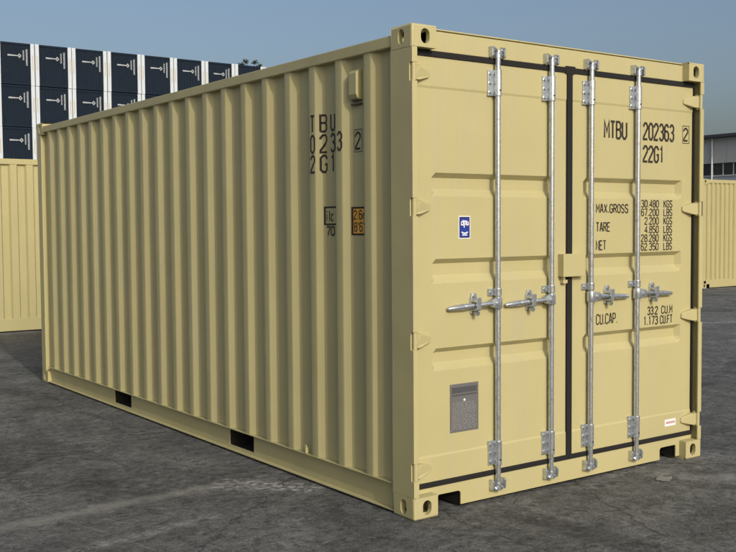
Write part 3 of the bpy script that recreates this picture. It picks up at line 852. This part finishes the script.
# ---------------------------------------------------------------- warehouse
M_WALL = plain('warehouse_cladding', (.44, .46, .44), .7, 0, .12, 1.2)
M_WALL2 = plain('warehouse_lower_cladding', (.36, .41, .46), .7, 0, .12, 1.2)
M_ROOF = plain('warehouse_roof', (.045, .05, .06), .7)
M_GLASS = plain('dark_window_glass', (.025, .03, .03), .3)
M_PIPE = plain('pale_pipe', (.62, .64, .66), .5)
X0 = 51.12; wy0, wy1 = 18.0, 62.0
wh = empty('warehouse', (X0+9, 40, 0))
tag(wh, 'long grey warehouse with dark roof edge and dark window band beyond the right-hand container', 'warehouse')
WO = (X0+9, 40, 0)
mb = MB(WO)
mb.box(X0, X0+18, wy0, wy1, 5.27, 6.82); mb.build('upper_wall', M_WALL, wh)
MB(WO).box(X0, X0+18, wy0, wy1, 0.001, 4.50).build('lower_wall', M_WALL2, wh)
MB(WO).box(X0+.25, X0+17.9, wy0+.1, wy1-.1, 4.501, 5.269).build('window_recess', M_ROOF, wh)
MB(WO).box(X0-.5, X0+18.4, wy0-.4, wy1+.4, 6.83, 7.02).build('roof', M_ROOF, wh, .02)
MB(WO).box(X0-.06, X0+.2, wy0, wy1, 4.44, 4.52).build('window_sill', M_WALL, wh)
y = wy0+.2; k = 0
pane = None; mull = None
while y < wy1-.5:
    if pane is None:
        pane = MB().box(0, .03, .03, .70, 4.53, 5.26).mesh('window_pane'); mull = MB().box(-.02, .08, -.03, .03, 4.51, 5.268).mesh('mullion')
    for nm, me, m in (('window_pane', pane, M_GLASS), ('mullion', mull, M_WALL)):
        o = link(nm, me, m, wh); o.location = (X0+.1-WO[0], y-WO[1], 0)
    y += .735
ys = wy0+1
while ys < wy1:
    MB(WO).box(X0-.012, X0+.01, ys-.02, ys+.02, 5.28, 6.81).build('cladding_seam', M_WALL2, wh); ys += 1.1
for py in (22.3, 34.3, 46.3, 58.3):
    MB(WO).tube((X0-.12, py, 0.01), (X0-.12, py, 6.82), .055, seg=10).build('drainpipe', M_PIPE, wh, smooth=True)

# ---------------------------------------------------------------- tree tip beyond the stack
def leaf_mat():
    m, nt, bs = newmat('dark_foliage'); v = coords(nt); n = noise(nt, 2.5, 3, .6, v)
    nt.links.new(mixc(nt, n.outputs[0], (.018, .030, .022), (.05, .075, .045)), bs.inputs['Base Color'])
    bs.inputs['Roughness'].default_value = .7; return m
M_LEAF = leaf_mat(); M_BARK = plain('bark', (.06, .05, .04), .9)
tx, ty = 38.95, 71.0
tree = empty('tree', (tx, ty, 0))
tag(tree, 'tree with sparse dark tufted top peeking above the container roof rail', 'tree')
rnd = random.Random(3)
mb = MB(); mb.tube((0, 0, 0), (.1, 0, 7), .24, .17, 10); mb.tube((.1, 0, 7), (0, .1, 13.6), .17, .06, 8)
tips = [(-.95, 0, 15.15), (-.45, .2, 15.45), (.25, -.1, 15.42), (.78, .1, 15.18), (0, .3, 14.75), (-.6, -.3, 14.6), (.5, .2, 14.6), (1.1, 0, 14.3), (-1.2, .2, 14.2)]
for t in range(26):
    a = rnd.uniform(0, 6.28); rad = rnd.uniform(.6, 2.0); tips.append((math.cos(a)*rad, math.sin(a)*rad, rnd.uniform(10.5, 14.1)))
for t in tips: mb.tube((0, 0, min(13.4, max(8.5, t[2]-2.0))), t, .05, .018, 6)
mb.build('trunk', M_BARK, tree, smooth=True)
mb = MB()
for t in tips:
    big = .20 if t[2] > 14.55 else .5
    for i in range(90 if big < .3 else 160):
        p = Vector(t)+Vector((rnd.gauss(0, big*.55), rnd.gauss(0, big*.55), rnd.gauss(0, big*.42)))
        n = Vector((rnd.gauss(0, 1), rnd.gauss(0, 1), rnd.gauss(0, 1))).normalized(); e = n.orthogonal().normalized(); g = n.cross(e)
        s = rnd.uniform(.04, .085)
        mb.quad(p-e*s*1.6, p-g*s*.6, p+e*s*1.6, p+g*s*.6)
mb.build('crown', M_LEAF, tree)

# ---------------------------------------------------------------- litter and grit on the asphalt
M_PAPER = plain('dirty_paper', (.20, .195, .18), .9)
mb = MB(); n = 6; k = len(mb.v)
rnd = random.Random(8)
for j in range(n+1):
    for i in range(n+1):
        mb.v.append(((i/n-.5)*.10, (j/n-.5)*.085, .004+.010*rnd.random()*(.4+abs(i/n-.5))))
for j in range(n):
    for i in range(n): mb.f.append((j*(n+1)+i, j*(n+1)+i+1, (j+1)*(n+1)+i+1, (j+1)*(n+1)+i))
pp = mb.build('paper_scrap', M_PAPER); pp.location = (1.74, -.24, 0); pp.rotation_euler[2] = .5
md = pp.modifiers.new('thick', 'SOLIDIFY'); md.thickness = .001
tag(pp, 'small crumpled paper scrap on the asphalt in front of the right-hand door', 'litter')
M_GRIT = plain('loose_grit', (.13, .128, .12), .9, 0, .5, 8)
mb = MB(); rnd = random.Random(4)
for i in range(5200):
    a = rnd.random()
    x = rnd.uniform(-4.5, 5.5); y = rnd.uniform(-3.6, 6.5)
    if -.02 < x < W+.02 and y > -.02: continue
    s = .0018+.005*rnd.random()**4
    p = Vector((x, y, s*.25)); n = len(mb.v); an = rnd.uniform(0, 6.28)
    for q in range(4): 
        t = an+q*1.57+rnd.uniform(-.3, .3); mb.v.append((x+math.cos(t)*s*rnd.uniform(.7, 1.2), y+math.sin(t)*s*rnd.uniform(.7, 1.2), 0.0005))
    mb.v.append((x+rnd.uniform(-.3, .3)*s, y+rnd.uniform(-.3, .3)*s, s*.9))
    mb.f += [(n, n+1, n+4), (n+1, n+2, n+4), (n+2, n+3, n+4), (n+3, n, n+4)]
tag(mb.build('loose_grit', M_GRIT), 'loose grit scattered over the asphalt', 'grit', kind='stuff')
